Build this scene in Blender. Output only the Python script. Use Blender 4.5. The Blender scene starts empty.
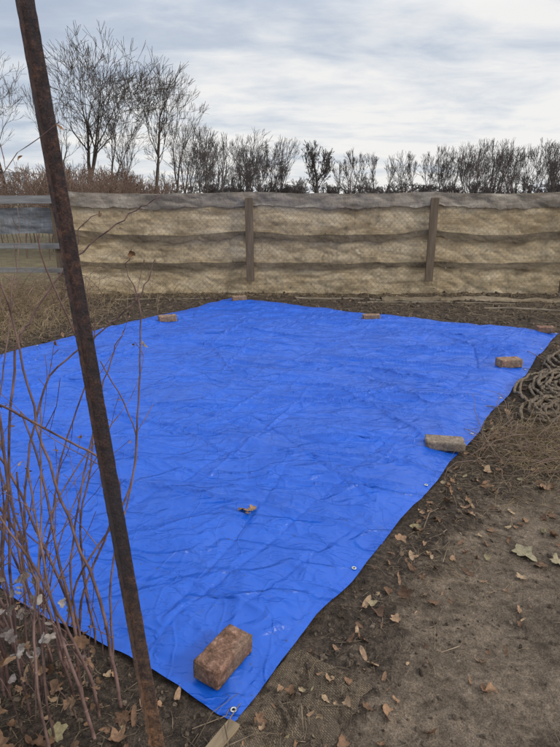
import bpy, math, random, bmesh
import numpy as np
from mathutils import Vector, Matrix
from mathutils import noise as mn
random.seed(7); rng=np.random.default_rng(11)
scene=bpy.context.scene
scene.view_settings.view_transform='Standard'
try: scene.view_settings.look='None'
except Exception: pass
scene.view_settings.exposure=0

# ---------------------------------------------------------------- noise
_perm=rng.permutation(512)
def perlin(x,y,seed=0):
    x=np.asarray(x,float)+seed*17.31; y=np.asarray(y,float)+seed*9.77
    xi=np.floor(x).astype(int); yi=np.floor(y).astype(int); xf=x-xi; yf=y-yi
    def g(ix,iy,dx,dy):
        h=_perm[(_perm[ix&511]+iy)&511]; a=h*(2*np.pi/512.)*7
        return np.cos(a)*dx+np.sin(a)*dy
    u=xf*xf*xf*(xf*(xf*6-15)+10); v=yf*yf*yf*(yf*(yf*6-15)+10)
    a=g(xi,yi,xf,yf); b=g(xi+1,yi,xf-1,yf); c=g(xi,yi+1,xf,yf-1); d=g(xi+1,yi+1,xf-1,yf-1)
    return 1.4*((a*(1-u)+b*u)*(1-v)+(c*(1-u)+d*u)*v)
def fbm(x,y,o=4,seed=0):
    s=0;a=1
    for i in range(o):
        s=s+a*perlin(x*2**i,y*2**i,seed+i); a*=.5
    return s
def sstep(a,b,x):
    t=np.clip((x-a)/(b-a),0,1); return t*t*(3-2*t)

# ---------------------------------------------------------------- mesh helpers
def link(o): scene.collection.objects.link(o); return o
def np_mesh(name,V,F,mat,smooth=False,parent=None):
    V=np.asarray(V,np.float32).reshape(-1,3); F=np.asarray(F,np.int32)
    k=F.shape[1]; me=bpy.data.meshes.new(name)
    me.vertices.add(len(V)); me.vertices.foreach_set('co',V.ravel())
    me.loops.add(F.size); me.loops.foreach_set('vertex_index',F.ravel())
    me.polygons.add(len(F)); me.polygons.foreach_set('loop_start',np.arange(0,F.size,k,dtype=np.int32))
    me.polygons.foreach_set('loop_total',np.full(len(F),k,np.int32))
    me.update(calc_edges=True)
    me.polygons.foreach_set('use_smooth',np.full(len(F),smooth,bool))
    me.materials.append(mat)
    o=link(bpy.data.objects.new(name,me))
    if parent: o.parent=parent
    return o
def grid_faces(nx,ny):
    i,j=np.meshgrid(np.arange(nx-1),np.arange(ny-1),indexing='ij'); a=(i*ny+j).ravel()
    return np.stack([a,a+ny,a+ny+1,a+1],1)
def seg_mesh(name,S,mat,sides=3,parent=None,smooth=True):
    S=np.asarray(S,float)
    p0=S[:,0:3];p1=S[:,3:6];r0=S[:,6];r1=S[:,7]
    d=p1-p0; d/=np.linalg.norm(d,axis=1,keepdims=True)+1e-9
    ref=np.where(np.abs(d[:,2:3])>.9,np.array([[1.,0,0]]),np.array([[0,0,1.]]))
    a=np.cross(d,ref); a/=np.linalg.norm(a,axis=1,keepdims=True)+1e-9; b=np.cross(d,a)
    n=len(S); V=np.zeros((n,2*sides,3))
    for k in range(sides):
        t=2*math.pi*k/sides; o=a*math.cos(t)+b*math.sin(t)
        V[:,k]=p0+o*r0[:,None]; V[:,sides+k]=p1+o*r1[:,None]
    base=(np.arange(n)*2*sides)[:,None]
    F=np.concatenate([base+np.array([[k,(k+1)%sides,sides+(k+1)%sides,sides+k]]) for k in range(sides)])
    return np_mesh(name,V,F,mat,smooth,parent)
def empty(name,loc=(0,0,0)):
    e=bpy.data.objects.new(name,None); e.empty_display_size=.2; link(e); return e

# ---------------------------------------------------------------- materials
def new_mat(name,rough=.9,spec=.2):
    m=bpy.data.materials.new(name); m.use_nodes=True; nt=m.node_tree
    b=nt.nodes['Principled BSDF']; b.inputs['Roughness'].default_value=rough
    b.inputs['Specular IOR Level'].default_value=spec
    return m,nt,b
def N(nt,t,**kw):
    n=nt.nodes.new(t)
    for k,v in kw.items(): setattr(n,k,v)
    return n
def noise(nt,vec,scale,detail=5,rough=.6,dist=0):
    n=N(nt,'ShaderNodeTexNoise'); n.inputs['Scale'].default_value=scale; n.inputs['Detail'].default_value=detail
    n.inputs['Roughness'].default_value=rough; n.inputs['Distortion'].default_value=dist
    if vec is not None: nt.links.new(vec,n.inputs['Vector'])
    return n.outputs['Fac']
def ramp(nt,fac,stops):
    r=N(nt,'ShaderNodeValToRGB'); e=r.color_ramp.elements
    while len(e)<len(stops): e.new(.5)
    for i,(p,c) in enumerate(stops):
        e[i].position=p; e[i].color=(c[0],c[1],c[2],1) if hasattr(c,'__len__') else (c,c,c,1)
    nt.links.new(fac,r.inputs['Fac']); return r.outputs['Color']
def mix(nt,f,a,b,mode='MIX'):
    m=N(nt,'ShaderNodeMix',data_type='RGBA',blend_type=mode)
    for s,v in ((m.inputs[0],f),(m.inputs[6],a),(m.inputs[7],b)):
        if hasattr(v,'is_linked'): nt.links.new(v,s)
        elif hasattr(v,'__len__'): s.default_value=(*v[:3],1)
        else: s.default_value=v
    return m.outputs[2]
def mathn(nt,op,a,b=0):
    m=N(nt,'ShaderNodeMath',operation=op)
    for s,v in ((m.inputs[0],a),(m.inputs[1],b)):
        if hasattr(v,'is_linked'): nt.links.new(v,s)
        else: s.default_value=v
    return m.outputs[0]
def bump(nt,h,strength,dist,b,prev=None):
    n=N(nt,'ShaderNodeBump'); n.inputs['Strength'].default_value=strength; n.inputs['Distance'].default_value=dist
    nt.links.new(h,n.inputs['Height'])
    if prev: nt.links.new(prev,n.inputs['Normal'])
    if b: nt.links.new(n.outputs[0],b.inputs['Normal'])
    return n.outputs[0]
def objc(nt): return N(nt,'ShaderNodeTexCoord').outputs['Object']
def mapping(nt,vec,scale=(1,1,1),rot=(0,0,0)):
    m=N(nt,'ShaderNodeMapping'); m.inputs['Scale'].default_value=scale; m.inputs['Rotation'].default_value=rot
    nt.links.new(vec,m.inputs['Vector']); return m.outputs[0]
def simple(name,c1,c2,scale=20,rough=.9,island=False,spec=.2,bs=.3,bd=.003):
    m,nt,b=new_mat(name,rough,spec); co=objc(nt)
    f=noise(nt,co,scale,3)
    c=ramp(nt,f,[(.3,c1),(.7,c2)])
    if island:
        g=N(nt,'ShaderNodeNewGeometry').outputs['Random Per Island']
        k=ramp(nt,g,[(0,.55),(1,1.5)]); c=mix(nt,1.0,c,k,'MULTIPLY')
    nt.links.new(c,b.inputs['Base Color'])
    if bs: bump(nt,f,bs,bd,b)
    return m

# ground
mg,nt,b=new_mat('soil_material',.92,.2); co=objc(nt)
at=N(nt,'ShaderNodeAttribute',attribute_name='path').outputs['Fac']
fa=N(nt,'ShaderNodeAttribute',attribute_name='field').outputs['Fac']
n1=noise(nt,co,3,5,.65); n2=noise(nt,co,35,5,.7); n3=noise(nt,co,160,3,.7); n0=noise(nt,co,9,6,.7,.5)
dark=ramp(nt,n2,[(.3,(.030,.022,.016)),(.5,(.070,.051,.037)),(.72,(.16,.118,.083))])
pth=ramp(nt,n2,[(.25,(.118,.086,.059)),(.5,(.20,.149,.104)),(.75,(.31,.238,.169))])
pth=mix(nt,1,pth,ramp(nt,n1,[(.34,.52),(.60,1.12)]),'MULTIPLY')
pth=mix(nt,1,pth,ramp(nt,n0,[(.35,.55),(.55,1.1)]),'MULTIPLY')
pf=mathn(nt,'ADD',at,mathn(nt,'MULTIPLY',mathn(nt,'SUBTRACT',n0,.5),2.2))
pf=ramp(nt,pf,[(.25,0.),(.80,1.)])
c=mix(nt,pf,dark,pth)
c=mix(nt,1,c,ramp(nt,n3,[(.3,.5),(.7,1.5)]),'MULTIPLY')
fld=ramp(nt,n1,[(.3,(.12,.09,.05)),(.7,(.22,.18,.10))])
c=mix(nt,fa,c,fld)
nt.links.new(c,b.inputs['Base Color'])
h=mathn(nt,'ADD',mathn(nt,'ADD',n2,mathn(nt,'MULTIPLY',n3,.6)),n0); bump(nt,h,1.0,.022,b)

# tarp
mt,nt,b=new_mat('blue_tarp_material',.36,.5); co=objc(nt)
n1=noise(nt,co,1.6,4,.6); n2=noise(nt,co,9,4,.65,.4)
c=ramp(nt,n1,[(.3,(.004,.076,.43)),(.7,(.007,.100,.54))])
dust=ramp(nt,noise(nt,co,4.5,6,.75),[(.54,0.),(.84,.25)])
c=mix(nt,dust,c,(.12,.18,.34))
spk=ramp(nt,noise(nt,co,60,2,.5),[(.70,0.),(.73,.7)])
c=mix(nt,spk,c,(.05,.045,.05))
nt.links.new(c,b.inputs['Base Color'])
def warp(vec,s,a):
    nn=N(nt,'ShaderNodeTexNoise'); nn.inputs['Scale'].default_value=s; nn.inputs['Detail'].default_value=2; nt.links.new(vec,nn.inputs['Vector'])
    sc=N(nt,'ShaderNodeVectorMath',operation='SCALE'); sc.inputs['Scale'].default_value=a; nt.links.new(nn.outputs['Color'],sc.inputs[0])
    w_=N(nt,'ShaderNodeVectorMath',operation='ADD'); nt.links.new(vec,w_.inputs[0]); nt.links.new(sc.outputs[0],w_.inputs[1]); return w_.outputs[0]
def vor(vec,s,feat='F1'):
    v_=N(nt,'ShaderNodeTexVoronoi',feature=feat,voronoi_dimensions='2D'); v_.inputs['Scale'].default_value=s; nt.links.new(vec,v_.inputs['Vector']); return v_.outputs['Distance']
wc=warp(co,2.0,.35)
wa=mapping(nt,wc,(.45,1.5,1),(0,0,.25)); wb=mapping(nt,wc,(1.5,.6,1),(0,0,-.6))
def ridged(vec,s,wd,det=2):
    r_=noise(nt,vec,s,det,.5); return ramp(nt,mathn(nt,'ABSOLUTE',mathn(nt,'SUBTRACT',r_,.5)),[(0,1.),(wd,0.)])
bb=bump(nt,vor(wb,5.5),.32,.018,None)
bb=bump(nt,ridged(wa,2.4,.03),.7,.012,None,bb)
bb=bump(nt,ridged(wb,3.2,.025),.35,.008,None,bb)
bb=bump(nt,ridged(mapping(nt,co,(.8,1.6,1),(0,0,.5)),8,.04,3),.4,.005,None,bb)
bb=bump(nt,vor(warp(co,6,.2),19),.38,.007,None,bb)
w=N(nt,'ShaderNodeTexWave'); w.inputs['Scale'].default_value=160; nt.links.new(mapping(nt,co,(1,1,1),(0,0,.58)),w.inputs['Vector'])
bump(nt,w.outputs['Fac'],.10,.001,b,bb)
nt.links.new(ramp(nt,n2,[(.3,.26),(.7,.42)]),b.inputs['Roughness'])

# burlap
def burlap(name,c1,c2,c3,holes=False):
    m,nt,b=new_mat(name,.95,.1); co=objc(nt)
    a=noise(nt,mapping(nt,co,(.8,1,2.6)),1.9,7,.7,.3); s=noise(nt,mapping(nt,co,(2,2,60)),1.5,4,.6); s2=noise(nt,mapping(nt,co,(70,2,3)),1.5,3,.6)
    c=ramp(nt,a,[(.34,c1),(.5,c2),(.64,c3)])
    c=mix(nt,.8,c,ramp(nt,s,[(.3,.72),(.7,1.2)]),'MULTIPLY'); c=mix(nt,.6,c,ramp(nt,s2,[(.3,.75),(.7,1.2)]),'MULTIPLY')
    st=noise(nt,mapping(nt,co,(5,1,2.2)),1.3,7,.72,.6)
    c=mix(nt,ramp(nt,st,[(.54,0.),(.70,.6)]),c,(.16,.125,.085))
    st2=noise(nt,mapping(nt,co,(1.2,1,2)),1.1,8,.75,.8)
    c=mix(nt,ramp(nt,st2,[(.55,0.),(.64,.45)]),c,(.20,.155,.10))
    nt.links.new(c,b.inputs['Base Color'])
    w1=N(nt,'ShaderNodeTexWave',bands_direction='Z'); w1.inputs['Scale'].default_value=60; nt.links.new(co,w1.inputs['Vector'])
    bb=bump(nt,w1.outputs['Fac'],.3,.002,None); bump(nt,noise(nt,co,9,5,.6),.7,.035,b,bb)
    if holes:
        hn=noise(nt,mapping(nt,co,(3,1,6)),2.2,5,.7,.4)
        nt.links.new(ramp(nt,hn,[(.33,0.),(.36,1.)]),b.inputs['Alpha'])
    return m
mb=burlap('burlap_material',(.37,.272,.155),(.58,.45,.28),(.70,.57,.385),True)
mb2=burlap('burlap_seam_shade_material',(.12,.09,.057),(.21,.162,.107),(.30,.235,.16))  # darker doubled fabric, with the strips' overlap shadow painted into its brown
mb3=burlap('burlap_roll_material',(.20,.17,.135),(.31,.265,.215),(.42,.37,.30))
mgray=burlap('grey_cloth_material',(.14,.15,.16),(.23,.24,.255),(.33,.34,.35))
def wood(name,c1,c2,ax=(30,30,2)):
    m,nt,b=new_mat(name,.9,.15); co=objc(nt)
    f=noise(nt,mapping(nt,co,ax),1,6,.65,.5); c=ramp(nt,f,[(.3,c1),(.7,c2)])
    nt.links.new(c,b.inputs['Base Color']); bump(nt,f,.5,.004,b); return m
mpost=wood('weathered_post_material',(.095,.070,.048),(.22,.168,.12))
mrail=wood('weathered_board_material',(.15,.15,.15),(.32,.31,.30),(2,30,30))
mplank=wood('pale_plank_material',(.15,.11,.07),(.32,.24,.15),(3,40,40))
mpole=wood('weathered_pole_material',(.13,.105,.075),(.25,.20,.145),(6,6,6))
mwire=simple('wire_material',(.12,.11,.10),(.24,.23,.2),30,.6,bs=0)
mbark=simple('bark_material',(.05,.041,.036),(.11,.09,.077),3,bs=0)
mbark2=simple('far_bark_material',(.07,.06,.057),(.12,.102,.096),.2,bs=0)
mbrush=simple('brush_material',(.13,.085,.065),(.24,.165,.125),.6,bs=0)
mstem=simple('stem_material',(.060,.034,.029),(.25,.155,.130),14,.6,island=False,spec=.3)
mstraw=simple('straw_material',(.18,.13,.072),(.38,.285,.17),8,.9,island=True,bs=0)
mtwig=simple('twig_material',(.06,.045,.03),(.26,.195,.13),12,.9,island=True,bs=0)
mclod=simple('clod_material',(.042,.031,.023),(.15,.113,.08),60,.95,island=True)
mrope=simple('rope_material',(.075,.056,.040),(.24,.185,.132),50,.95,bs=.9,bd=.008)
# rust
mr,nt,b=new_mat('rusty_steel_material',.7,.35); co=objc(nt)
f=noise(nt,co,45,8,.78); f2=noise(nt,mapping(nt,co,(1,1,.3)),9,5,.7); f3=noise(nt,co,220,3,.7)
c=ramp(nt,f,[(.34,(.014,.010,.011)),(.50,(.040,.024,.022)),(.60,(.085,.042,.030)),(.74,(.17,.080,.045))])
c=mix(nt,ramp(nt,f2,[(.42,0.),(.62,.75)]),c,(.030,.026,.031))
sx=N(nt,'ShaderNodeSeparateXYZ'); nt.links.new(co,sx.inputs[0])
c=mix(nt,ramp(nt,mathn(nt,'ADD',sx.outputs['Z'],mathn(nt,'MULTIPLY',f2,.6)),[(.35,.8),(1.,0.)]),c,mix(nt,ramp(nt,f,[(.4,0.),(.62,1.)]),(.06,.035,.022),(.32,.17,.085)))
c=mix(nt,1,c,ramp(nt,f3,[(.3,.55),(.7,1.5)]),'MULTIPLY')
nt.links.new(c,b.inputs['Base Color']); bb=bump(nt,f3,.6,.0015,None); bump(nt,f,.8,.004,b,bb)
# leaf
def leafmat(name,stops):
    m,nt,b=new_mat(name,.75,.25); co=objc(nt)
    g=N(nt,'ShaderNodeNewGeometry').outputs['Random Per Island']
    c=ramp(nt,g,stops); c=mix(nt,.9,c,ramp(nt,noise(nt,co,60,5,.7),[(.3,.45),(.7,1.3)]),'MULTIPLY')
    nt.links.new(c,b.inputs['Base Color']); bump(nt,noise(nt,co,80),.6,.006,b); return m
mleaf=leafmat('dry_leaf_material',[(0,(.11,.06,.036)),(.35,(.22,.125,.07)),(.65,(.32,.19,.11)),(.9,(.40,.28,.17)),(1,(.24,.21,.11))])
mleafg=leafmat('grey_leaf_material',[(0,(.16,.12,.10)),(.5,(.32,.27,.24)),(1,(.46,.41,.36))])
mleafo=leafmat('olive_leaf_material',[(0,(.24,.20,.12)),(1,(.33,.27,.165))])
def brickmat(name,c1,c2,c3):
    m,nt,b=new_mat(name,.95,.15); co=objc(nt)
    f=noise(nt,co,22,8,.8,.3); f2=noise(nt,co,120,5,.75); f4=noise(nt,co,9,3,.5)
    c=ramp(nt,f,[(.36,c1),(.5,c2),(.62,c3)]); c=mix(nt,ramp(nt,f4,[(.47,0.),(.66,.55)]),c,(.17,.145,.11)); c=mix(nt,1,c,ramp(nt,f2,[(.3,.5),(.7,1.45)]),'MULTIPLY')
    nt.links.new(c,b.inputs['Base Color']); bb=bump(nt,f2,.9,.005,None); bump(nt,f,.6,.010,b,bb); return m
mbr1=brickmat('worn_brick_material',(.09,.053,.036),(.22,.122,.080),(.40,.235,.165))
mbr2=brickmat('grey_paver_material',(.13,.092,.065),(.25,.19,.14),(.38,.30,.225))
mbr3=brickmat('tan_brick_material',(.13,.075,.048),(.29,.178,.117),(.44,.31,.215))
mmetal,nt,b=new_mat('grommet_metal',.35,.5); b.inputs['Metallic'].default_value=1; b.inputs['Base Color'].default_value=(.6,.6,.58,1)

# ---------------------------------------------------------------- ground
P0=np.array([-.140,1.375]); E1=np.array([3.484,5.289]); L1=float(np.linalg.norm(E1)); E1/=L1
E2=np.array([-.850,.527]); L2=4.80
DET=E1[0]*E2[1]-E1[1]*E2[0]
def tarp_uv(x,y):
    dx=x-P0[0]; dy=y-P0[1]; return (dx*E2[1]-dy*E2[0])/DET,(E1[0]*dy-E1[1]*dx)/DET
def tarp_in(x,y,m=0):
    u,v=tarp_uv(x,y)
    return np.minimum(np.minimum(u,L1-u),np.minimum(v,L2-v))
def pathmask(x,y):
    d=.835*x-.55*y+.888
    w=.28+.24*perlin(y*1.3,x*.9,3)+.14*perlin(y*4,x*4,8)+sstep(2.7,3.7,y)*.9
    return sstep(-.22,.28,d-w)*(1-sstep(5.5,8,y))
def base_h(x,y):
    near=np.exp(-((x/25.)**2+((y-5)/25.)**2))
    return .025*perlin(x*.4,y*.4,1)*near+.05*np.exp(-((y-9.0)/.5)**2)*(.5+.8*perlin(x*1.2,y*1.2,5))*np.exp(-(x/9.)**2)
def ground_h(x,y):
    pm=pathmask(x,y); ins=sstep(-.05,.15,tarp_in(x,y)); near=np.exp(-((x/12.)**2+((y-5)/12.)**2))
    rough=(1-.65*pm)*(1-.9*ins)*near
    return base_h(x,y)+rough*(.020*fbm(x*5,y*5,4,20)+.012*np.abs(perlin(x*22,y*22,30)))+.008*fbm(x*2.5,y*2.5,3,40)*near
def axis(lo,a,bb,hi,step):
    mid=np.arange(a,bb,step); n=26
    l=a-(a-lo)*(np.linspace(1,0,n,endpoint=False)**4); r=bb+(hi-bb)*(np.linspace(0,1,n)**4)
    return np.concatenate([l,mid,r])
xs=axis(-900,-5.5,6.5,900,.03)
ys=np.concatenate([axis(-200,1.0,4.0,4.0,.014)[:-26],np.arange(4.0,10.6,.03),10.6+(1500-10.6)*(np.linspace(0,1,34)**4)])
X,Y=np.meshgrid(xs,ys,indexing='ij'); Z=ground_h(X,Y)
g=np_mesh('ground',np.stack([X,Y,Z],-1),grid_faces(len(xs),len(ys)),mg,True)
a=g.data.attributes.new('path','FLOAT','POINT'); a.data.foreach_set('value',pathmask(X,Y).astype(np.float32).ravel())
fld=np.maximum(sstep(9.9,11.5,Y),np.maximum(sstep(6,9,np.abs(X)),sstep(.5,-2,Y)))
a=g.data.attributes.new('field','FLOAT','POINT'); a.data.foreach_set('value',fld.astype(np.float32).ravel())

# ---------------------------------------------------------------- tarp
nu,nv=860,640
u=np.linspace(0,L1,nu); v=np.linspace(0,L2,nv); U,V=np.meshgrid(u,v,indexing='ij')
R=random.Random(5)
ed=np.minimum(np.minimum(U,L1-U),np.minimum(V,L2-V))
sU=np.sin(np.pi*((U/L1*7)%1.0))**2; sV=np.sin(np.pi*((V/L2*5)%1.0))**2
oV=(.016*sU+.016*perlin(U*1.1,0*U,51)+.006*perlin(U*5,0*U,53))*np.exp(-np.minimum(V,L2-V)/.5)*np.where(V<L2/2,1,-1)
oU=(.016*sV+.016*perlin(V*1.1,0*V,52)+.006*perlin(V*5,0*V,54))*np.exp(-np.minimum(U,L1-U)/.5)*np.where(U<L1/2,1,-1)
UU=U+oU; VV=V+oV
TX=P0[0]+UU*E1[0]+VV*E2[0]; TY=P0[1]+UU*E1[1]+VV*E2[1]
wx=TX+.18*fbm(TX*1.1,TY*1.1,3,60); wy=TY+.18*fbm(TX*1.1,TY*1.1,3,70)
ridge=lambda s,sd,ax=1.,ay=1.: (1-np.abs(perlin(wx*s*ax,wy*s*ay,sd))*2.8).clip(0,1)**1.8
W=.020*perlin(wx*.9,wy*.9,61)+.020*ridge(.9,62,.4,1.5)+.013*ridge(2.1,63,.5,1.6)+.006*ridge(4.5,64,.7,1.2)+.0025*fbm(wx*9,wy*9,3,65)
for k in range(560):
    cx=R.uniform(-3.8,3); cy=R.uniform(1.6,9)
    if tarp_in(np.array(cx),np.array(cy))<.06: continue
    th=R.choice([R.gauss(-.22,.16),R.gauss(-.22,.16),R.gauss(-.22,.2),R.gauss(1.0,.2),R.uniform(0,3.14)])
    big_=R.random()<.38
    ln=R.uniform(.40,1.2) if big_ else R.uniform(.06,.32); am=(R.uniform(.011,.027) if big_ else R.uniform(.004,.011))*(1 if R.random()<.75 else -.8); wd=R.uniform(.012,.026) if big_ else R.uniform(.006,.013)
    cv=R.uniform(-.08,.08)*(1 if big_ else 5); fr=R.uniform(3,6)
    dx=TX-cx; dy=TY-cy
    msk=(np.abs(dx)<1.3*ln+.1)&(np.abs(dy)<1.3*ln+.1); dx=dx[msk]; dy=dy[msk]
    l=dx*math.cos(th)+dy*math.sin(th); q=-dx*math.sin(th)+dy*math.cos(th)
    q=q-cv*l*l+(.010 if big_ else .003)*np.sin(l*fr)
    asy=np.where(q>0,1.,2.2)
    W[msk]+=am*np.exp(-(l/ln)**4*2)*np.exp(-np.abs(q)*asy/wd)
BR=[(-.19,1.605),(1.07,3.42),(2.2,5.32),(1.22,7.5),(3.2,6.65),(-.62,8.95),(-1.48,7.3)]
for bx,by in BR:
    dx=TX-bx; dy=TY-by; r=np.hypot(dx,dy); t=np.arctan2(dy,dx)
    W=W+.016*np.exp(-r/.5)*sstep(.05,.2,r)*(1-np.abs(np.sin(t*4.5+bx*3+.6*perlin(dx*2,dy*2,9))))**2
    W=W*(1-.85*np.exp(-(r/.13)**4))
# packing folds: straight creases from being folded in its packet
def creases(C,O,step,st,sd,amp):
    global W
    L_=C.max(); n=0
    for c0 in np.arange(st,L_,step):
        n+=1; s_=1 if R.random()<.6 else -.8
        st_=.5+.8*np.abs(perlin(O*.8,0*O,sd+n))*2
        W=W+s_*amp*st_*np.exp(-np.abs(C-c0+.010*perlin(O*1.2,0*O,sd+20+n))/.014)
    W=W+amp*.5*np.sin(np.pi*(((C-st)/step)%1.0))
creases(U,V,.79,.42,200,.0165); creases(V,U,.797,.44,300,.0125)
W=W*(.30+.70*sstep(0,.25,ed))
hem=.003*sstep(.045,.035,ed)
TZ=base_h(TX,TY)+.026+.008*fbm(TX*2.5,TY*2.5,3,40)+W+hem
TZ=TZ-.020*(1-sstep(0,.18,ed))+.012*perlin(U*3.3,V*3.3,77)*(1-sstep(0,.2,ed))
TZ=np.maximum(TZ,ground_h(TX,TY)+.005)
tarp=np_mesh('blue_tarp',np.stack([TX,TY,TZ],-1),grid_faces(nu,nv),mt,True)
def tz_at(x,y):
    uu,vv=tarp_uv(x,y); i=int(round(uu/L1*(nu-1))); j=int(round(vv/L2*(nv-1)))
    return TZ[max(0,min(nu-1,i)),max(0,min(nv-1,j))]
def torus(name,loc,R0,r,mat,parent,flat=.5):
    n,m=20,8; Vv=[];Ff=[]
    for i in range(n):
        for j in range(m):
            a=2*math.pi*i/n; bb=2*math.pi*j/m; q=R0+r*math.cos(bb)
            Vv.append((loc[0]+q*math.cos(a),loc[1]+q*math.sin(a),loc[2]+r*flat*math.sin(bb)))
            Ff.append((i*m+j,((i+1)%n)*m+j,((i+1)%n)*m+(j+1)%m,i*m+(j+1)%m))
    return np_mesh(name,Vv,Ff,mat,True,parent)
mhole=simple('grommet_hole',(.01,.01,.01),(.02,.02,.02),bs=0)
gk=0
def grom(uu,vv):
    global gk
    i=int(round(uu/L1*(nu-1))); j=int(round(vv/L2*(nv-1)))
    p=(TX[i,j],TY[i,j],TZ[i,j]+.003); gk+=1
    torus('grommet_%d'%gk,p,.008,.0036,mmetal,tarp)
    n=14; Vv=[(p[0]+.0067*math.cos(2*math.pi*a/n),p[1]+.0067*math.sin(2*math.pi*a/n),p[2]+.0004) for a in range(n)]
    me=bpy.data.meshes.new('hole'); me.from_pydata(Vv,[],[tuple(range(n))]); me.materials.append(mhole)
    o=link(bpy.data.objects.new('grommet_hole_%d'%gk,me)); o.parent=tarp
for i in range(8):
    uu=min(max(i*L1/7,.035),L1-.035); grom(uu,.03); grom(uu,L2-.03)
for i in range(1,5): grom(.03,i*L2/5); grom(L1-.03,i*L2/5)

# ---------------------------------------------------------------- bricks
def brick(name,x,y,ang,l,w,h,mat,seed,tilt=0):
    bm=bmesh.new(); bmesh.ops.create_cube(bm,size=1)
    bmesh.ops.scale(bm,vec=(l,w,h),verts=bm.verts)
    bmesh.ops.bevel(bm,geom=bm.edges[:],offset=.003,segments=2,affect='EDGES')
    for _ in range(5):
        le=[e for e in bm.edges if e.calc_length()>.007]
        if le: bmesh.ops.subdivide_edges(bm,edges=le,cuts=1,use_grid_fill=True)
    bmesh.ops.triangulate(bm,faces=bm.faces[:])
    for vv in bm.verts:
        p=vv.co+Vector((seed*3.1,seed,0)); n=mn.noise_vector(p*18)*.0020+mn.noise_vector(p*60)*.0011+mn.noise_vector(p*130)*.0006
        cx=abs(vv.co.x)/(l/2); cy=abs(vv.co.y)/(w/2); cz=abs(vv.co.z)/(h/2)
        e=max(0,sorted((cx,cy,cz))[1]-.8)*5
        vv.co=vv.co*(1-.09*e*max(0,mn.noise(p*22)+.0))+n
    me=bpy.data.meshes.new(name); bm.to_mesh(me); bm.free(); me.materials.append(mat)
    for p in me.polygons: p.use_smooth=True
    o=link(bpy.data.objects.new(name,me)); zz=sorted(tz_at(x+dx,y+dy) for dx in (-.05,0,.05) for dy in (-.05,0,.05))[6]
    o.location=(x,y,zz+h/2-.004); o.rotation_euler=(tilt,0,ang); return o
A1=math.atan2(E1[1],E1[0])
brick('brick',-.195,1.595,A1+.03,.205,.104,.074,mbr1,1,.03)
brick('concrete_paver',1.07,3.40,-.16,.245,.125,.06,mbr2,2)
brick('brick',2.2,5.26,.15,.22,.12,.08,mbr3,3)
brick('brick',1.22,7.50,.0,.23,.11,.07,mbr3,4)
brick('brick',3.14,6.60,-.1,.2,.11,.07,mbr1,5)
brick('brick',-.64,8.85,.25,.22,.11,.08,mbr3,6)
brick('brick',-1.46,7.27,.35,.23,.11,.08,mbr3,7)

# ---------------------------------------------------------------- plank and mat by the near corner
def box(name,c,s,rot,mat,parent=None,bev=.004):
    bm=bmesh.new(); bmesh.ops.create_cube(bm,size=1); bmesh.ops.scale(bm,vec=s,verts=bm.verts)
    bmesh.ops.bevel(bm,geom=bm.edges[:],offset=bev,segments=2,affect='EDGES')
    me=bpy.data.meshes.new(name); bm.to_mesh(me); bm.free(); me.materials.append(mat)
    o=link(bpy.data.objects.new(name,me)); o.location=c; o.rotation_euler=rot
    if parent: o.parent=parent
    return o
def gh(x,y): return float(ground_h(np.array(float(x)),np.array(float(y))))
box('wooden_plank',(-.255,1.20,gh(-.2,1.3)+.004),(.42,.045,.018),(0,0,math.radians(57)),mplank)
mm,nt,b=new_mat('jute_mat_material',.95,.1); co=objc(nt)
vo=N(nt,'ShaderNodeTexBrick') ; vo.inputs['Scale'].default_value=38; vo.offset=.5
vo.inputs['Color1'].default_value=(.20,.15,.10,1); vo.inputs['Color2'].default_value=(.13,.095,.062,1); vo.inputs['Mortar'].default_value=(.04,.03,.021,1); vo.inputs['Mortar Size'].default_value=.035
nt.links.new(mapping(nt,co,(1,1,1),(0,0,.99)),vo.inputs['Vector'])
f=noise(nt,co,14,7,.75); c=mix(nt,ramp(nt,f,[(.45,0.),(.62,1.)]),vo.outputs['Color'],(.09,.067,.048)); nt.links.new(c,b.inputs['Base Color']); bump(nt,f,.8,.01,b)
nt.links.new(ramp(nt,noise(nt,co,9,7,.8,.5),[(.50,1.),(.60,0.)]),b.inputs['Alpha'])
uu=np.linspace(-.40,.34,60); vv=np.linspace(-.17,.14,40); A,B=np.meshgrid(uu,vv,indexing='ij')
B=B*(1+.2*perlin(A*9,B*0,90)); MX=-.02+A*E1[0]-B*E1[1]; MY=1.34+A*E1[1]+B*E1[0]
np_mesh('jute_mat',np.stack([MX,MY,ground_h(MX,MY)+.003],-1),grid_faces(60,40),mm,True)

# ---------------------------------------------------------------- burlap fence
FY=9.70
fence=empty('burlap_fence')
posts=[-6.4,-3.48,-.50,2.50,4.74,7.7,10.7,13.7]
FX0,FX1=-3.50,13.7
def sag(x):
    s=np.zeros_like(x)
    for a_,b_ in zip(posts[:-1],posts[1:]):
        t=np.clip((x-a_)/(b_-a_),0,1); s=s+4*t*(1-t)*((x>=a_)&(x<b_))
    return s
def strip(name,z0,z1,sg0,sg1,mat,yoff,amp,seed,rag=0,nz=26):
    xx=np.arange(FX0,FX1,.03); t=np.linspace(0,1,nz); A,T=np.meshgrid(xx,t,indexing='ij'); S=sag(A)
    zb=z0-sg0*S+rag*perlin(A*3,A*0,seed+1)+rag*.5*perlin(A*9,A*0,seed+4); zt=z1-sg1*S+rag*.6*perlin(A*2.2,A*0,seed+2)
    Zz=zb+(zt-zb)*T
    Yy=FY+yoff+amp*fbm(A*1.3,Zz*3,4,seed)+amp*.6*(1-np.abs(perlin(A*2,Zz*5+A*.8,seed+7))*2).clip(0,1)**3
    return np_mesh(name,np.stack([A,Yy,Zz],-1),grid_faces(len(xx),nz),mat,True,fence)
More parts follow.
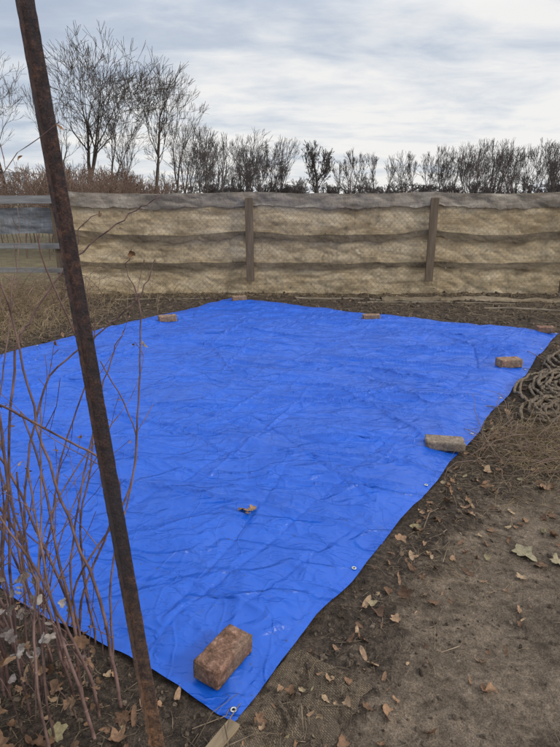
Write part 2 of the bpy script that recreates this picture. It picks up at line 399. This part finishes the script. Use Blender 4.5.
strip('burlap_upper_panel',1.02,1.56,.09,.04,mb,.00,.022,100)
strip('burlap_middle_panel',.52,1.04,.03,.09,mb,.02,.025,110)
strip('burlap_lower_panel',-.05,.54,0,.03,mb,.03,.03,120)
strip('burlap_upper_seam_shade',.985,1.065,.11,.085,mb2,-.035,.015,130,.045,8)  # doubled-fabric band, coloured dark for the shadow under the strip overlap
strip('burlap_middle_seam_shade',.475,.55,.045,.025,mb2,-.015,.015,140,.04,8)  # same doubled band, overlap shadow in its colour
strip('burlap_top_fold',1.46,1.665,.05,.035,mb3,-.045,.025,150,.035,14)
strip('burlap_back_fold',1.47,1.67,.05,.035,mb3,.05,.01,155,.02,6)
for i,px in enumerate(posts[1:]):
    big_=(i in(1,2,5))
    box('post_%d'%i,(px,FY-(.09 if big_ else .12),.90 if big_ else .80),(.13 if big_ else .10,.035,1.34 if big_ else 1.62),(0,random.uniform(-.01,.01),0),mpost,fence)
for j,zr in enumerate((.5,1.0,1.52)):
    box('rail_%d'%j,((FX0+FX1)/2,FY+.12,zr),(FX1-FX0,.04,.09),(0,0,0),mpost,fence)
S=[]; zt=1.46
for x0 in np.arange(FX0-1.5,FX1,.085):
    for sgn in (1,-1):
        a0=np.array([x0 if sgn>0 else x0+1.42,FY-.055,.02]); a1=np.array([x0+1.42 if sgn>0 else x0,FY-.055,zt])
        if min(a0[0],a1[0])<FX0: continue
        for q in range(4):
            p=a0+(a1-a0)*q/4; r=a0+(a1-a0)*(q+1)/4; S.append([*p,*r,.0018,.0018])
seg_mesh('wire_mesh',S,mwire,3,fence)
wf=empty('wire_fence')
xx=np.arange(-16,-3.62,.05); t=np.linspace(0,1,20); A,T=np.meshgrid(xx,t,indexing='ij')
Zz=.98+.42*T+.03*perlin(A*1.5,A*0,7); Yy=FY+.2+.03*fbm(A*1.5,Zz*4,3,170)
np_mesh('grey_cloth',np.stack([A,Yy,Zz],-1),grid_faces(len(xx),20),mgray,True,wf)
for j,(zr,hh) in enumerate(((1.52,.13),(.80,.09),(.42,.08))):
    box('board_%d'%j,(-9.9,FY+.06,zr),(12.6,.03,hh),(0,.004*(j-1),0),mrail,wf)
for j,px in enumerate((-3.75,-6.6,-9.5,-12.5,-15.5)): box('post_%d'%j,(px,FY+.14,.8),(.09,.09,1.66),(0,0,0),mpost,wf)
S=[]
for x0 in np.arange(-16,-3.7,.10): S.append([x0,FY+.03,0,x0,FY+.03,1.5,.0018,.0018])
for z0 in np.arange(.05,1.5,.10): S.append([-16,FY+.03,z0,-3.7,FY+.03,z0,.0018,.0018])
seg_mesh('wires',S,mwire,3,wf)

def polyseg(pts,r0,r1):
    out=[]; n=len(pts)-1
    for i in range(n): out.append([*pts[i],*pts[i+1],r0+(r1-r0)*i/n,r0+(r1-r0)*(i+1)/n])
    return out
for (x0,y0,x1,y1,r) in ((.25,9.1,2.3,8.85,.024),(1.2,8.75,3.6,8.7,.018),(3.0,8.3,4.9,7.9,.024),(-2.6,8.9,-1.2,9.1,.018)):
    pts=[(x0+(x1-x0)*t,y0+(y1-y0)*t+.04*math.sin(t*5)+.015*math.sin(t*17),gh(x0+(x1-x0)*t,y0+(y1-y0)*t)*.6+r*.8) for t in np.linspace(0,1,22)]
    seg_mesh('wooden_pole',polyseg(pts,r,r*.6),mpole,8)
xx=np.linspace(1.6,5.6,160); vv=np.linspace(0,1,14); A,B=np.meshgrid(xx,vv,indexing='ij')
YY=8.95+.10*perlin(A*1.2,0*A,400)+(B-.5)*(.20+.06*perlin(A*2,0*A,401))
ZZ=ground_h(A,YY)+.01+np.sin(np.pi*B)*(.035+.03*perlin(A*3,B*2,402))+.008*fbm(A*8,B*5,2,403)
np_mesh('burlap_scrap',np.stack([A,YY,ZZ],-1),grid_faces(160,14),mb2,True)

# ---------------------------------------------------------------- trees
def grow_tree(R,depth,spread,up,trunk=.28,r0=.028,minr=.0008,side=.45,fr=(.66,.86),lat=1,jt=.045):
    segs=[]
    def rot(d,a):
        ax=d.cross(Vector((R.gauss(0,1),R.gauss(0,1),R.gauss(0,1)))).normalized()
        return (Matrix.Rotation(a,3,ax)@d).normalized()
    def br(p,d,L,r,lev):
        n=4 if lev<3 else 3 if lev<5 else 2
        for i in range(n):
            j=jt*(1+.3*lev)
            d=(d+Vector((R.gauss(0,j),R.gauss(0,j),R.gauss(0,j)+up*.12))).normalized()
            q=p+d*(L/n); rr=max(minr,r*(1-.25/n))
            segs.append([*p,*q,r,rr]); p=q; r=rr
            if lev>=lat and lev<depth and (lev>0 or i>=1) and R.random()<side:
                br(p,rot(d,R.uniform(.45,.9)),L*R.uniform(.35,.65),max(minr,r*.4),min(depth,lev+2))
        if lev<depth:
            k=2 if R.random()<.7 else 3
            for i in range(k):
                dd=rot(d,R.uniform(.35,1)*spread*(.5 if i==0 else 1)+.06); f=R.uniform(*fr)
                br(p,dd,L*f,max(minr,r*(.74 if i==0 else R.uniform(.45,.62))),lev+1)
    br(Vector((0,0,0)),Vector((0,0,1)),trunk,r0,0)
    S=np.array(segs); h=S[:,5].max(); S[:,:6]/=h; S[:,6:]/=h
    return S
def place(S,x,y,h,wide=1,z=0,ang=0,minr=.01,rs=1.):
    T=S.copy(); c,s=math.cos(ang),math.sin(ang)
    for o in (0,3):
        a_=T[:,o].copy(); b_=T[:,o+1].copy()
        T[:,o]=(a_*c-b_*s)*h*wide+x; T[:,o+1]=(a_*s+b_*c)*h*wide+y; T[:,o+2]=T[:,o+2]*h+z
    T[:,6:]=np.maximum(T[:,6:]*h*rs,minr); return T
def tx(u,Y): return Y*(u-280)*.00167
R=random.Random(21)
big=[(90,33,40,1.0,.62,7),(158,60,44,.9,.50,7),(4,50,42,.95,.5,7),(62,84,46,.8,.45,6),(126,96,50,.8,.45,6),(184,118,52,.8,.4,6),(112,66,43,.75,.45,7),(176,84,47,.75,.45,6)]
for i,(u_,v_,Yt,wd,sp_,dp) in enumerate(big):
    S=grow_tree(random.Random(140+i),dp,sp_,.30,.22,.020 if i<3 else .017,side=.42,fr=(.74,.9))
    hh=1.8+Yt*(194-v_)/570*.865
    seg_mesh('bare_tree',place(S,tx(u_,Yt),Yt,hh,wd,-.1,i*1.3,.0085),mbark,4 if i<2 else 3)
variants=[grow_tree(random.Random(330+i),[5,6,5][i%3],[.35,.45,.55,.28,.4][i%5],[.6,.4,.8][i%3],[.30,.18,.24,.14][i%4],.012,side=.42,lat=0,fr=(.72,.92),jt=.04) for i in range(16)]
dense=grow_tree(random.Random(401),7,.5,.6,.14,.02,side=.6)
med=[(208,124),(222,130),(240,126),(270,132),(262,142),(360,144),(352,154),(374,150),(402,148),(414,158),(440,148),(450,142),(466,150),(476,138),(490,136),(500,148),(512,134),(524,142),(536,136),(553,138),(568,136),(585,142),(604,136),(192,126),(-20,120),(-45,130),(640,140),(660,150),(-80,140),(386,162),(284,158),(338,162)]
L=[]
for u_,v_ in med:
    Yt=R.uniform(62,80); L.append(place(R.choice(variants),tx(u_,Yt),Yt,1.8+Yt*(194-v_)/570*.88,R.uniform(.75,1.15),-.1,R.uniform(0,6),.014,1.0))
L.append(place(dense,tx(318,70),70,1.8+70*(194-139)/570*.88,.72,-.1,1,.017))
L.append(place(dense,tx(314,71),71,1.8+70*(194-146)/570*.88,.8,-.1,3,.017))
for i in range(70):
    Yt=R.uniform(90,125); u_=R.uniform(-400,1000); L.append(place(R.choice(variants),tx(u_,Yt),Yt,1.6+Yt*R.uniform(8,34)/570,R.uniform(.8,1.3),-.1,R.uniform(0,6),.016))
for i in range(46):
    Yt=R.uniform(80,100); u_=R.choice([R.gauss(222,26),R.gauss(505,48)]); L.append(place(R.choice(variants),tx(u_,Yt),Yt,1.6+Yt*R.uniform(20,54)/570,R.uniform(.7,1.0),-.1,R.uniform(0,6),.014))
L=np.concatenate(L); seg_mesh('distant_tree_line',L,mbark2,3)
bushes=[grow_tree(random.Random(500+i),5,.6,.5,.10,.006,.0015,.4,jt=.08) for i in range(5)]
L=[]
for i in range(420):
    Yt=R.uniform(70,95); u_=R.uniform(-400,1000); L.append(place(R.choice(bushes),tx(u_,Yt),Yt,1.7+Yt*R.uniform(2,13)/570,R.uniform(.9,1.6),-.1,R.uniform(0,6),.024))
seg_mesh('distant_hedgerow',np.concatenate(L),mbark2,3)
L=[]
for i in range(150):
    Yt=R.uniform(15,24); u_=R.choice([R.gauss(85,32),R.uniform(-260,150)]); L.append(place(R.choice(bushes),tx(u_,Yt),Yt,1.7+Yt*min(.055,max(0,R.gauss(.024,.018))),R.uniform(.7,1.1),-.05,R.uniform(0,6),.004,.5))
seg_mesh('brush_thicket',np.concatenate(L),mbrush,3)

# ---------------------------------------------------------------- rusty angle-iron stake
a0=Vector((-.296,1.128,-.12)); a1=Vector((-.580,1.49,2.03))
ax=(a1-a0).normalized(); view=Vector((a0+a1)/2)-Vector((0,0,1.6)); view=(view-ax*view.dot(ax)).normalized()
side=ax.cross(view).normalized()
if side.x<0: side=-side
w=.034; th=.0045
d1=(side*.96-view*.28).normalized(); d2=(-side*.25+(-view)*.97).normalized()
prof=[(0,0),(w*1.05,0),(w*1.05,th),(th,th),(th,w*.8),(0,w*.8)]
V_=[];F_=[]; nseg=160
org=a0-side*.014+view*.008
for i in range(nseg+1):
    c_=org+(a1-a0)*i/nseg
    for (a_,b_) in prof:
        p=c_+d1*a_+d2*b_; V_.append(p+mn.noise_vector(p*60)*.0009+mn.noise_vector(p*200)*.0005)
V_[-6]=V_[-6]-ax*.006
for i in range(nseg):
    for j in range(6): F_.append((i*6+j,i*6+(j+1)%6,(i+1)*6+(j+1)%6,(i+1)*6+j))
for o_ in (0,nseg*6): F_.append((o_,o_+1,o_+2,o_+3)); F_.append((o_,o_+3,o_+4,o_+5))
me=bpy.data.meshes.new('rusty_metal_stake'); me.from_pydata([tuple(v_) for v_ in V_],[],F_); me.materials.append(mr)
link(bpy.data.objects.new('rusty_metal_stake',me))

# ---------------------------------------------------------------- leaves
def leaf_geo(R,c,size,normal_tilt,VV_,FF_,lobes=5,maxcurl=1.):
    n=20; a0=R.uniform(0,6.28); curl=R.uniform(-.3,1.3)*maxcurl; cy=R.uniform(.2,1.3)*maxcurl
    tilt=Matrix.Rotation(R.gauss(0,normal_tilt),3,'X')@Matrix.Rotation(R.gauss(0,normal_tilt),3,'Y')
    rz=Matrix.Rotation(a0,3,'Z'); base=len(VV_); ph=[R.uniform(.75,1.1) for _ in range(6)]
    pts=[Vector((0,0,0))]; asp=R.uniform(.6,1)
    for ring in (.5,1.):
        for i in range(n):
            t=2*math.pi*i/n
            if lobes>1: rad=size*(.62+.38*abs(math.cos(t*lobes/2))**1.2)*ph[int(t/6.2832*lobes+.5)%lobes]*R.uniform(.88,1.1)
            else: rad=size*(.38/(math.sqrt((.38*math.cos(t))**2+math.sin(t)**2)))
            x_,y_=rad*ring*math.cos(t),rad*ring*math.sin(t)*asp
            z_=curl*(x_*x_)/size*.6+cy*(y_*y_)/size*.8+R.gauss(0,.06)*size*ring
            pts.append(Vector((x_,y_,z_)))
    for p in pts: VV_.append(tuple(rz@(tilt@p)+Vector(c)))
    for i in range(n):
        j=(i+1)%n
        FF_.append((base,base+1+i,base+1+j,base+1+j))
        FF_.append((base+1+i,base+1+n+i,base+1+n+j,base+1+j))
def tri_quad_mesh(name,VV_,FF_,mat,parent=None):
    me=bpy.data.meshes.new(name); me.from_pydata(VV_,[],[f if f[2]!=f[3] else f[:3] for f in FF_]); me.materials.append(mat)
    for p in me.polygons: p.use_smooth=True
    o=link(bpy.data.objects.new(name,me))
    if parent: o.parent=parent
    return o
R=random.Random(77); VL=[];FL=[]
def ok_ground(x,y,m=.02): return float(tarp_in(np.array(x),np.array(y)))<-m
cnt=0
while cnt<1050:
    q=R.random()
    if q<.38:
        t=R.uniform(-.1,1.1)*L1; o_=abs(R.gauss(0,.28))+.03; x=P0[0]+E1[0]*t-E2[0]*o_; y=P0[1]+E1[1]*t-E2[1]*o_
    elif q<.52: x=R.uniform(-3.4,6); y=R.uniform(7.2,9.6)
    elif q<.78: x=R.gauss(1.7,.5); y=R.gauss(3.1,.55)
    elif q<.82: x=R.uniform(.1,2.0); y=R.uniform(1.2,3.0)
    elif q<.87: x=R.uniform(-6,-2.5); y=R.uniform(5.5,9.5)
    else: x=R.uniform(-1.4,-.3); y=R.uniform(1.12,1.95)
    if not ok_ground(x,y): continue
    s=R.uniform(.008,.024) if R.random()<.82 else R.uniform(.024,.038)
    leaf_geo(R,(x,y,gh(x,y)+.006),s,.45,VL,FL,R.choice([5,3,3,1,1])); cnt+=1
for (x,y,s) in ((1.42,2.62,.045),(1.05,2.1,.03),(1.34,2.45,.04),(.45,1.83,.026),(1.3,2.05,.04),(.98,2.6,.032),(1.5,2.9,.045),(1.62,2.75,.042),(.33,1.62,.022),(.62,2.1,.026),(.80,2.55,.034),(-.62,1.28,.045),(-.70,1.36,.04),(-.50,1.33,.035),(-.86,1.3,.05),(-.78,1.22,.045)):
    leaf_geo(R,(x,y,gh(x,y)+.008),s,.3,VL,FL,5)
tri_quad_mesh('fallen_leaves',VL,FL,mleaf)
VL=[];FL=[]; leaf_geo(R,(1.13,2.29,gh(1.13,2.29)+.012),.068,.12,VL,FL,5,.5); leaf_geo(R,(1.27,2.22,gh(1.27,2.22)+.012),.045,.3,VL,FL,5,.7)
tri_quad_mesh('large_olive_leaves',VL,FL,mleafo)
VL=[];FL=[]; x,y=-.165,2.55
for dx,dy,s in ((0,0,.034),(.028,.016,.026),(-.030,.012,.024),(.004,-.026,.020)): leaf_geo(R,(x+dx,y+dy,tz_at(x,y)+.007),s,.22,VL,FL,5,.4)
tri_quad_mesh('dry_leaf',VL,FL,mleaf)

# ---------------------------------------------------------------- clods, twigs, straw
bm=bmesh.new(); bmesh.ops.create_icosphere(bm,subdivisions=2,radius=1); IV=np.array([v_.co[:] for v_ in bm.verts]); IF=np.array([[w_.index for w_ in f.verts] for f in bm.faces]); bm.free()
def scatter(n,xr,yr,cond):
    x=rng.uniform(*xr,n); y=rng.uniform(*yr,n); k_=cond(x,y); return x[k_],y[k_]
def cond_soil(x,y): return (tarp_in(x,y)<-.01)&(rng.uniform(0,1,len(x))>.74*pathmask(x,y))
x1_,y1_=scatter(18000,(-1.6,2.4),(1.1,4.2),cond_soil); x2_,y2_=scatter(8000,(-5,6),(4,9.7),cond_soil)
x=np.concatenate([x1_,x2_]); y=np.concatenate([y1_,y2_])
r=np.concatenate([rng.gamma(1.6,.0021,len(x1_)).clip(.0012,.012),rng.gamma(2.2,.0055,len(x2_)).clip(.002,.03)]); n=len(x)
sc=r[:,None,None]*rng.uniform(.5,1.4,(n,1,3))*(1+.28*rng.normal(size=(n,len(IV),1)).clip(-1.5,1.5))
VV_=IV[None]*sc; VV_[:,:,0]+=x[:,None]; VV_[:,:,1]+=y[:,None]; VV_[:,:,2]+=(ground_h(x,y)+r*.2)[:,None]
FF_=(IF[None]+(np.arange(n)*len(IV))[:,None,None]).reshape(-1,3)
np_mesh('soil_clods',VV_,FF_,mclod,False)
def litter(n,xr,yr,lr,rr,cond,zoff=.004,tilt=.2):
    x,y=scatter(n,xr,yr,cond); n=len(x); a_=rng.uniform(0,6.28,n); l=rng.uniform(*lr,n); e=rng.normal(0,tilt,n)
    z=ground_h(x,y)+zoff
    mx=x+np.cos(a_)*l*.5; my=y+np.sin(a_)*l*.5; a2=a_+rng.normal(0,.4,n); ex=mx+np.cos(a2)*l*.5; ey=my+np.sin(a2)*l*.5
    mz=ground_h(mx,my)+zoff+np.abs(e)*l*.3; ez=ground_h(ex,ey)+zoff+np.abs(e)*l*.2; r=rng.uniform(*rr,n)
    return np.concatenate([np.stack([x,y,z,mx,my,mz,r,r],1),np.stack([mx,my,mz,ex,ey,ez,r,r*.6],1)])
cond_off=lambda x,y:cond_soil(x,y)&(tarp_in(x,y)<-.06)
near=litter(11500,(-1.6,2.6),(1.1,4.3),(.012,.07),(.0005,.0014),cond_off)
near2=litter(520,(-1.6,2.6),(1.1,4.3),(.08,.26),(.0012,.0026),cond_off,.006)
far=litter(6500,(-5.5,7),(4,9.7),(.05,.28),(.0012,.0035),cond_off,.01)
seg_mesh('twig_litter',np.concatenate([near,near2,far]),mtwig,4)
def blades(xc,yc,sx_,sy_,n,hr,rad,lay):
    x=rng.normal(xc,sx_,n); y=rng.normal(yc,sy_,n); k_=tarp_in(x,y)<-.05; x=x[k_];y=y[k_]; n=len(x)
    a_=rng.uniform(0,6.28,n); l=rng.uniform(*hr,n); p=np.stack([x,y,ground_h(x,y)-.005],1); out=[]
    el=rng.uniform(*lay,n)
    for q in range(5):
        d=np.stack([np.cos(a_)*np.cos(el),np.sin(a_)*np.cos(el),np.sin(el)],1); p2=p+d*(l/5)[:,None]
        p2[:,2]=np.maximum(p2[:,2],ground_h(p2[:,0],p2[:,1])+.004)
        r=np.full(n,rad); out.append(np.concatenate([p,p2,(r*(1-q*.17))[:,None],(r*(.83-q*.17))[:,None]],1)); p=p2; el=el-rng.uniform(.15,.5,n); a_=a_+rng.normal(0,.35,n)
    return np.concatenate(out)
seg_mesh('dry_grass',np.concatenate([
  blades(1.75,3.35,.22,.22,800,(.10,.34),.0015,(.1,1.1)),
  blades(2.15,3.6,.35,.25,1100,(.12,.42),.0016,(.1,1.1)),
  blades(1.35,2.9,.35,.25,420,(.06,.2),.0011,(.1,.6)),
  blades(.75,2.25,.12,.18,120,(.05,.15),.0009,(.1,.6)),
  blades(3.9,6.3,.6,.5,500,(.1,.35),.002,(.1,.9)),
  blades(4.5,8.3,1.6,.5,900,(.1,.35),.0025,(.1,.9)),
  blades(0.3,9.4,2.8,.12,1100,(.06,.22),.0025,(.2,1.2)),
  blades(-4.4,8.3,.9,.8,2600,(.2,.75),.003,(.5,1.5)),
  blades(-3.6,6.9,.6,.6,900,(.15,.5),.0025,(.4,1.4)),
  blades(-6.5,9.0,1.6,.8,2200,(.2,.9),.003,(.5,1.5))]),mstraw,3)
seg_mesh('dry_vines',np.concatenate([blades(1.9,3.45,.3,.25,230,(.3,.8),.0032,(.05,.8)),blades(-4.2,7.8,.8,.7,260,(.5,1.3),.005,(.7,1.5)),blades(2.9,5.9,.4,.3,60,(.4,.9),.004,(.05,.5))]),mbrush,5)

# ---------------------------------------------------------------- rope coils beside the tarp
S=[]; R=random.Random(9)
def coil(cx0,cy0,n,r0,dr,asp,tw,hump,rad):
    global S
    for k_ in range(n):
        rx=r0+dr*k_; ry=rx*asp; cx=cx0+R.gauss(0,.035); cy=cy0+R.gauss(0,.03); pts=[]; ph=R.uniform(0,1.8); tt=R.uniform(0,6); zz=R.uniform(0,.02)
        for i in range(91):
            t=2*math.pi*i/90+tt; wv_=1+.08*math.sin(3*t+ph)+.04*math.sin(7*t+ph*2)+.018*math.sin(12*t+ph)
            lx=rx*math.cos(t)*wv_; ly=ry*math.sin(t)*wv_; x=cx+lx*math.cos(tw)-ly*math.sin(tw); y=cy+lx*math.sin(tw)+ly*math.cos(tw)
            ins_=float(tarp_in(np.array(x),np.array(y)))>-.03
            z0=(tz_at(x,y) if ins_ else gh(x,y))
            pts.append((x,y,z0+.010+zz+hump*math.exp(-((k_-n*.45)/(n*.35))**2)+.012*math.sin(5*t+k_*2)+.010))
        S+=polyseg(pts,rad,rad)
coil(2.42,4.62,14,.08,.036,.58,.95,.06,.0115)
coil(2.90,5.30,12,.08,.040,.58,.95,.07,.0125)
coil(2.12,4.12,9,.08,.034,.5,.9,.03,.011)
seg_mesh('rope_coil',S,mrope,7)

# ---------------------------------------------------------------- foreground leafless shrub
shrub=empty('bare_shrub')
R=random.Random(33); S=[]; tips=[]
def stem(p,d,L,r,lev=0,up=.03):
    n=max(4,int(L/.045)); p=Vector(p); d=Vector(d).normalized(); bend=Vector((R.gauss(0,.02),R.gauss(0,.02),0))
    for i in range(n):
        if R.random()<.12: bend=Vector((R.gauss(0,.035),R.gauss(0,.03),0))
        d=(d+bend+Vector((R.gauss(0,.06),R.gauss(0,.06),R.gauss(0,.04)+up)))
        if p.x>-.56: d.x-=.10
        if p.y>2.0: d.y-=.15
        d=d.normalized(); q=p+d*(L/n)
        if q.x>-.40 or q.y>2.2 or q.y<1.05: break
        r2=max(.0009,r*(1-.75/n)); S.append([*p,*q,r,r2])
        if R.random()<.4: S.append([*(p+d*.001),*(p+d*.007),r*1.4,r*1.15])
        p=q; r=r2
        if lev<2 and i>1 and R.random()<(.14 if lev==0 else .22):
            s_=Vector((R.gauss(0,1),R.gauss(0,.6),R.uniform(-.1,.6))).normalized()
            stem(p,(d*.8+s_*.8),L*R.uniform(.10,.32),r*.5,lev+1)
    tips.append(p.copy())
bases=[(-1.02,1.62),(-.92,1.5),(-.86,1.72),(-.8,1.42),(-.74,1.6),(-.7,1.35),(-.66,1.5),(-.60,1.62),(-.58,1.42),(-.56,1.33),(-1.1,1.8),(-.95,1.9),(-.78,1.8),(-.88,1.35),(-.68,1.28),(-.98,1.4),(-1.06,1.5),(-.82,1.55),(-.9,1.62),(-.76,1.48)]
for i,(x,y) in enumerate(bases):
    stem((x,y,-.02),(R.gauss(-.10,.07),R.gauss(.02,.05),1),R.uniform(.7,1.35),R.uniform(.0036,.0068))
for i in range(13):
    stem((R.uniform(-1.05,-.65),R.uniform(1.45,1.85),-.02),(R.gauss(-.03,.05),R.gauss(.0,.04),1),R.uniform(1.4,1.85),R.uniform(.0032,.0055),up=.05)
for i in range(26):
    stem((R.uniform(-1.15,-.6),R.uniform(1.25,1.85),-.01),(R.gauss(-.05,.18),R.gauss(0,.15),1),R.uniform(.25,.7),R.uniform(.0018,.003))
def manual(pts,r0,r1):
    pts=[Vector(p) for p in pts]; out=[]
    for i in range(len(pts)-1):
        a_=pts[max(0,i-1)];b_=pts[i];c_=pts[i+1];d_=pts[min(len(pts)-1,i+2)]
        for k_ in range(7):
            t=k_/7.; out.append(.5*((2*b_)+(c_-a_)*t+(2*a_-5*b_+4*c_-d_)*t*t+(3*b_-a_-3*c_+d_)*t**3)+Vector((R.gauss(0,.003),R.gauss(0,.003),R.gauss(0,.003))))
    out.append(pts[-1]); S.extend(polyseg(out,r0,r1)); tips.append(pts[-1])
manual([(-.92,1.6,0),(-.88,1.62,.6),(-.80,1.64,1.1),(-.744,1.65,1.24),(-.589,1.66,1.43),(-.42,1.65,1.55),(-.33,1.64,1.60)],.0048,.0014)
manual([(-.80,1.5,0),(-.80,1.55,.6),(-.70,1.6,1.05),(-.533,1.62,1.21),(-.407,1.62,1.32),(-.35,1.62,1.43)],.0042,.0014)
manual([(-.407,1.62,1.32),(-.43,1.62,1.40),(-.41,1.60,1.46)],.0016,.001)
manual([(-.589,1.66,1.43),(-.56,1.66,1.52),(-.50,1.64,1.56)],.0017,.001)
manual([(-.62,1.5,0),(-.66,1.52,.45),(-.58,1.56,.85),(-.50,1.58,1.12),(-.44,1.58,1.24)],.0042,.0012)
manual([(-.52,1.45,0),(-.56,1.48,.4),(-.66,1.5,.8),(-.72,1.52,1.2),(-.78,1.53,1.6)],.006,.0018)
manual([(-.9,1.5,0),(-.93,1.52,.7),(-.85,1.5,1.4),(-.72,1.48,1.9),(-.60,1.46,2.1),(-.57,1.46,2.2)],.0055,.0014)
manual([(-.72,1.48,1.9),(-.66,1.48,2.05),(-.64,1.47,2.18)],.0018,.001)
manual([(-1.0,1.5,0),(-.86,1.5,.5),(-.80,1.52,.95),(-.84,1.53,1.35),(-.80,1.53,1.7)],.006,.002)
seg_mesh('stems',S,mstem,6,shrub)
VL=[];FL=[]
for p in tips:
    if R.random()<.38: leaf_geo(R,p+Vector((0,0,-.01)),R.uniform(.006,.015),1.2,VL,FL,R.choice([1,1,3]))
for i in range(46):
    leaf_geo(R,(R.uniform(-1.0,-.55),R.uniform(1.25,1.6),R.uniform(.03,.28)),R.uniform(.014,.032),1.0,VL,FL,R.choice([1,3,5]))
tri_quad_mesh('clinging_leaves',VL,FL,mleaf,shrub)
VL=[];FL=[]
for i in range(50):
    cx_=R.choice([-.80,-.74,-.86]); leaf_geo(R,(cx_+R.gauss(0,.045),R.uniform(1.35,1.5),R.choice([.40,.28,.48])+R.gauss(0,.04)),R.uniform(.012,.026),1.0,VL,FL,R.choice([1,3,5]))
tri_quad_mesh('withered_leaves',VL,FL,mleafg,shrub)

# ---------------------------------------------------------------- sky, sun
w=bpy.data.worlds.new('World'); scene.world=w; w.use_nodes=True; nt=w.node_tree; nt.nodes.clear()
sky=N(nt,'ShaderNodeTexSky',sky_type='NISHITA'); sky.sun_disc=False; sky.sun_elevation=math.radians(32); sky.sun_rotation=math.radians(112)
bg1=N(nt,'ShaderNodeBackground'); bg1.inputs['Strength'].default_value=.1; nt.links.new(sky.outputs[0],bg1.inputs['Color'])
co=N(nt,'ShaderNodeTexCoord').outputs['Generated']
sx=N(nt,'ShaderNodeSeparateXYZ'); nt.links.new(co,sx.inputs[0])
zc=mathn(nt,'ADD',mathn(nt,'MAXIMUM',sx.outputs['Z'],0),.14)
cx=N(nt,'ShaderNodeCombineXYZ'); nt.links.new(mathn(nt,'DIVIDE',sx.outputs['X'],zc),cx.inputs[0]); nt.links.new(mathn(nt,'DIVIDE',sx.outputs['Y'],zc),cx.inputs[1])
n1=noise(nt,mapping(nt,cx.outputs[0],(.60,.85,1),(0,0,.35)),1.0,7,.55,.4); n2=noise(nt,mapping(nt,cx.outputs[0],(.9,1.4,1),(0,0,.2)),2.3,7,.6,.4)
f=mathn(nt,'ADD',mathn(nt,'MULTIPLY',n1,.68),mathn(nt,'MULTIPLY',n2,.32))
f=mathn(nt,'ADD',f,mathn(nt,'MULTIPLY',sx.outputs['X'],.14))
low=ramp(nt,sx.outputs['Z'],[(0,.15),(.12,.08),(.3,.01)])
f=mathn(nt,'ADD',f,low)
cc=ramp(nt,f,[(.40,(.46,.53,.65)),(.49,(.57,.63,.73)),(.57,(.76,.79,.835)),(.65,(.94,.925,.91))])
up=ramp(nt,sx.outputs['Z'],[(.25,1.),(.8,2.0)])
cc=mix(nt,1,cc,up,'MULTIPLY')
bg2=N(nt,'ShaderNodeBackground'); nt.links.new(cc,bg2.inputs['Color']); bg2.inputs['Strength'].default_value=1.0
ms=N(nt,'ShaderNodeMixShader'); ms.inputs[0].default_value=.92; nt.links.new(bg1.outputs[0],ms.inputs[1]); nt.links.new(bg2.outputs[0],ms.inputs[2])
out=N(nt,'ShaderNodeOutputWorld'); nt.links.new(ms.outputs[0],out.inputs[0])
sl=bpy.data.lights.new('sun','SUN'); sl.energy=1.5; sl.angle=math.radians(10); sl.color=(1,.95,.88)
so=link(bpy.data.objects.new('sun',sl)); dirn=Vector((.78,-.32,.52)); so.rotation_euler=dirn.to_track_quat('Z','Y').to_euler(); so.location=(5,0,8)

cam=bpy.data.cameras.new('camera'); cam.lens=27.47; cam.sensor_width=36; cam.sensor_fit='AUTO'; cam.clip_end=4000; cam.clip_start=.05
co_=link(bpy.data.objects.new('camera',cam)); co_.location=(0,0,1.6); co_.rotation_euler=(math.radians(72.7),0,0); scene.camera=co_
